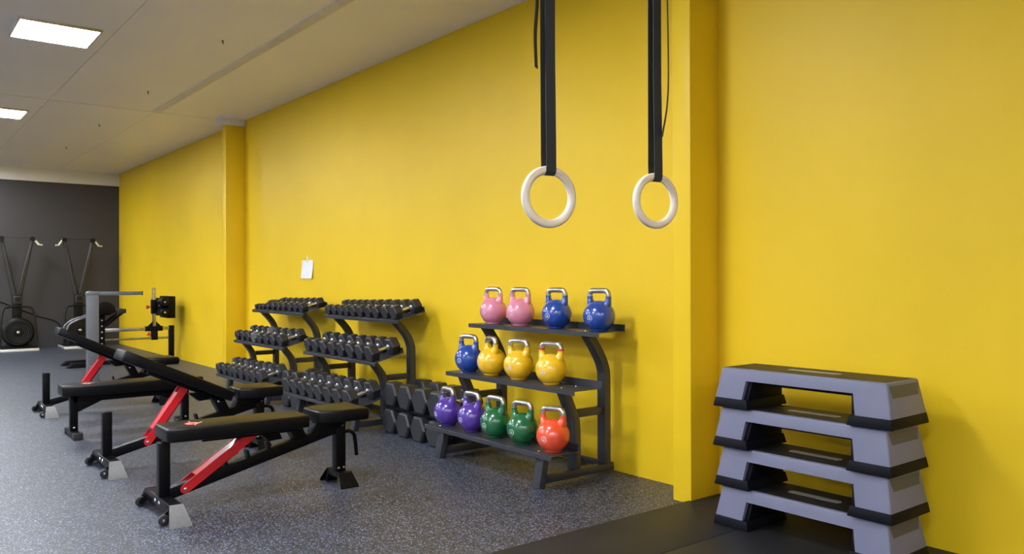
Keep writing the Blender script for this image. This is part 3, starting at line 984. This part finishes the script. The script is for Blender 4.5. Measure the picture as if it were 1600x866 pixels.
for z in (0.785, 0.945):
    for s in (-1, 1):
        rb = bmesh.new(); cyl(rb, (s * 0.05, 0.86, z), (s * 0.30, 0.86, z), 0.062, 18)
        r_ = obj('ankle_roller', rb, 'vinyl', gh, bevel=0.012, seg=3)
        obj('roller_bolt', dome(bmesh.new(), (s * 0.30, 0.86, z), 0.016, (s, 0, 0)), 'bolt', r_)
obj('foot_plate', B(-0.24, 0.24, 0.925, 1.035, 0.69, 1.035), 'black_steel', gh, bevel=0.006)
obj('plate_bracket', B(-0.03, 0.03, 0.80, 0.93, 0.85, 0.88), 'black_steel', gh, bevel=0.003)
for p in ((0.0, 0.72, 0.865, (0, -1, 0)), (0.0, 0.70, 0.47, (0, 0, -1))):
    bm = bmesh.new()
    d = Vector(p[3]); c = Vector(p[:3])
    cyl(bm, c, c + d * 0.035, 0.012, 10); cyl(bm, c + d * 0.03, c + d * 0.055, 0.030, 12)
    obj('knob', bm, 'red', gh, label='red adjusting knob')

# ------------------------------------------------------------------ ski machines at the far wall
def ski_erg(label, y):
    t = thing('ski_machine', label, 'ski machine', (-17.42, y, 0), 0, 'ski machines at the grey wall')
    pl = obj('platform', B(-0.35, 0.33, -0.285, 0.285, 0.03, 0.062), 'erg_black', t, bevel=0.004)
    bm = bmesh.new()
    box(bm, 0.325, 0.36, -0.305, 0.305, 0.0, 0.045); box(bm, -0.35, 0.325, -0.305, -0.285, 0.0, 0.045); box(bm, -0.35, 0.325, 0.285, 0.305, 0.0, 0.045)
    obj('platform_edge', bm, 'erg_white', pl, bevel=0.004)
    # flywheel cage
    cm = Matrix.Translation((0.04, 0, 0.335)) @ Matrix.Rotation(R(90), 4, 'Y')
    cg = obj('flywheel_cage', lathe(bmesh.new(), [(0.0, -0.09), (0.22, -0.09), (0.265, -0.06), (0.270, 0.05), (0.235, 0.085), (0.205, 0.09), (0.195, 0.075), (0.16, 0.07), (0.06, 0.078), (0.05, 0.09), (0, 0.09)], 40, cm), 'erg_black', t)
    for r_ in (0.10, 0.13, 0.16, 0.19, 0.22):
        obj('vent_ring', tube(bmesh.new(), [(0.128, r_ * math.cos(2 * math.pi * k / 32), 0.335 + r_ * math.sin(2 * math.pi * k / 32)) for k in range(32)], 0.0035, 6, closed=True), 'erg_frame', cg)
    obj('hub_badge', dome(bmesh.new(), (0.130, 0, 0.335), 0.028, (1, 0, 0), seg=14), 'bolt', cg)
    obj('cage_stand', prism(bmesh.new(), [(-0.20, 0.062), (0.20, 0.062), (0.12, 0.20), (-0.12, 0.20)], -0.06, 0.06), 'erg_black', t, bevel=0.006)
    # column
    obj('column', B(-0.10, 0.0, -0.075, 0.075, 0.55, 1.02), 'erg_black', t, bevel=0.012)
    mo = obj('monitor', B(0.0, 0.05, -0.06, 0.06, 0.86, 1.0), 'erg_frame', t, bevel=0.01)
    obj('screen', B(0.05, 0.053, -0.045, 0.045, 0.90, 0.98), 'erg_black', mo)
    # V arms
    for s in (-1, 1):
        a = Vector((-0.05, s * 0.03, 0.98)); b = Vector((-0.02, s * 0.245, 2.06))
        am = obj('arm', T([a, b], 0.03, 10, radii=[0.045, 0.030]), 'erg_frame', t)
        obj('pulley', cyl(bmesh.new(), (-0.035, s * 0.245, 2.06), (0.03, s * 0.245, 2.06), 0.045, 16), 'erg_black', am)
        h = obj('pull_handle', T([(0.0, s * 0.285, 2.045), (0.03, s * 0.345, 1.955)], 0.020, 10), 'erg_handle', t)
        obj('grip_flange', T([(0.03, s * 0.345, 1.955), (0.03, s * 0.405, 1.95)], 0.014, 8), 'erg_handle', h)
        obj('drive_cord', T([(0.0, s * 0.23, 2.02), (-0.0, s * 0.02, 1.03)], 0.004, 6), 'erg_black', am)
    obj('top_cord', T(bow([(0, -0.24, 2.09), (0, 0, 2.075), (0, 0.24, 2.09)], 4), 0.004, 6), 'erg_black', t)
    # U frame
    obj('guard_frame', T(bow([(0.20, -0.29, 0.05), (0.17, -0.275, 0.45), (0.12, -0.24, 0.73), (0.10, -0.15, 0.80), (0.10, 0.15, 0.80), (0.12, 0.24, 0.73), (0.17, 0.275, 0.45), (0.20, 0.29, 0.05)], 6), 0.017, 10), 'erg_black', t)
    return t
ski_erg('black ski machine at the left edge against the grey wall', 2.13)
ski_erg('black ski machine nearer the yellow wall, partly behind the grey post', 3.15)
cb = obj('wall_cable', T(bow([(FX + 0.012, 0.7, 1.35), (FX + 0.012, 1.4, 1.10), (FX + 0.012, 1.9, 0.89), (FX + 0.012, 2.5, 0.61), (FX + 0.012, 2.85, 0.46), (FX + 0.012, 3.0, 0.02)], 6), 0.009, 6), 'erg_black')
tag(cb, 'thin dark cable running down the grey wall between the ski machines', 'cable')
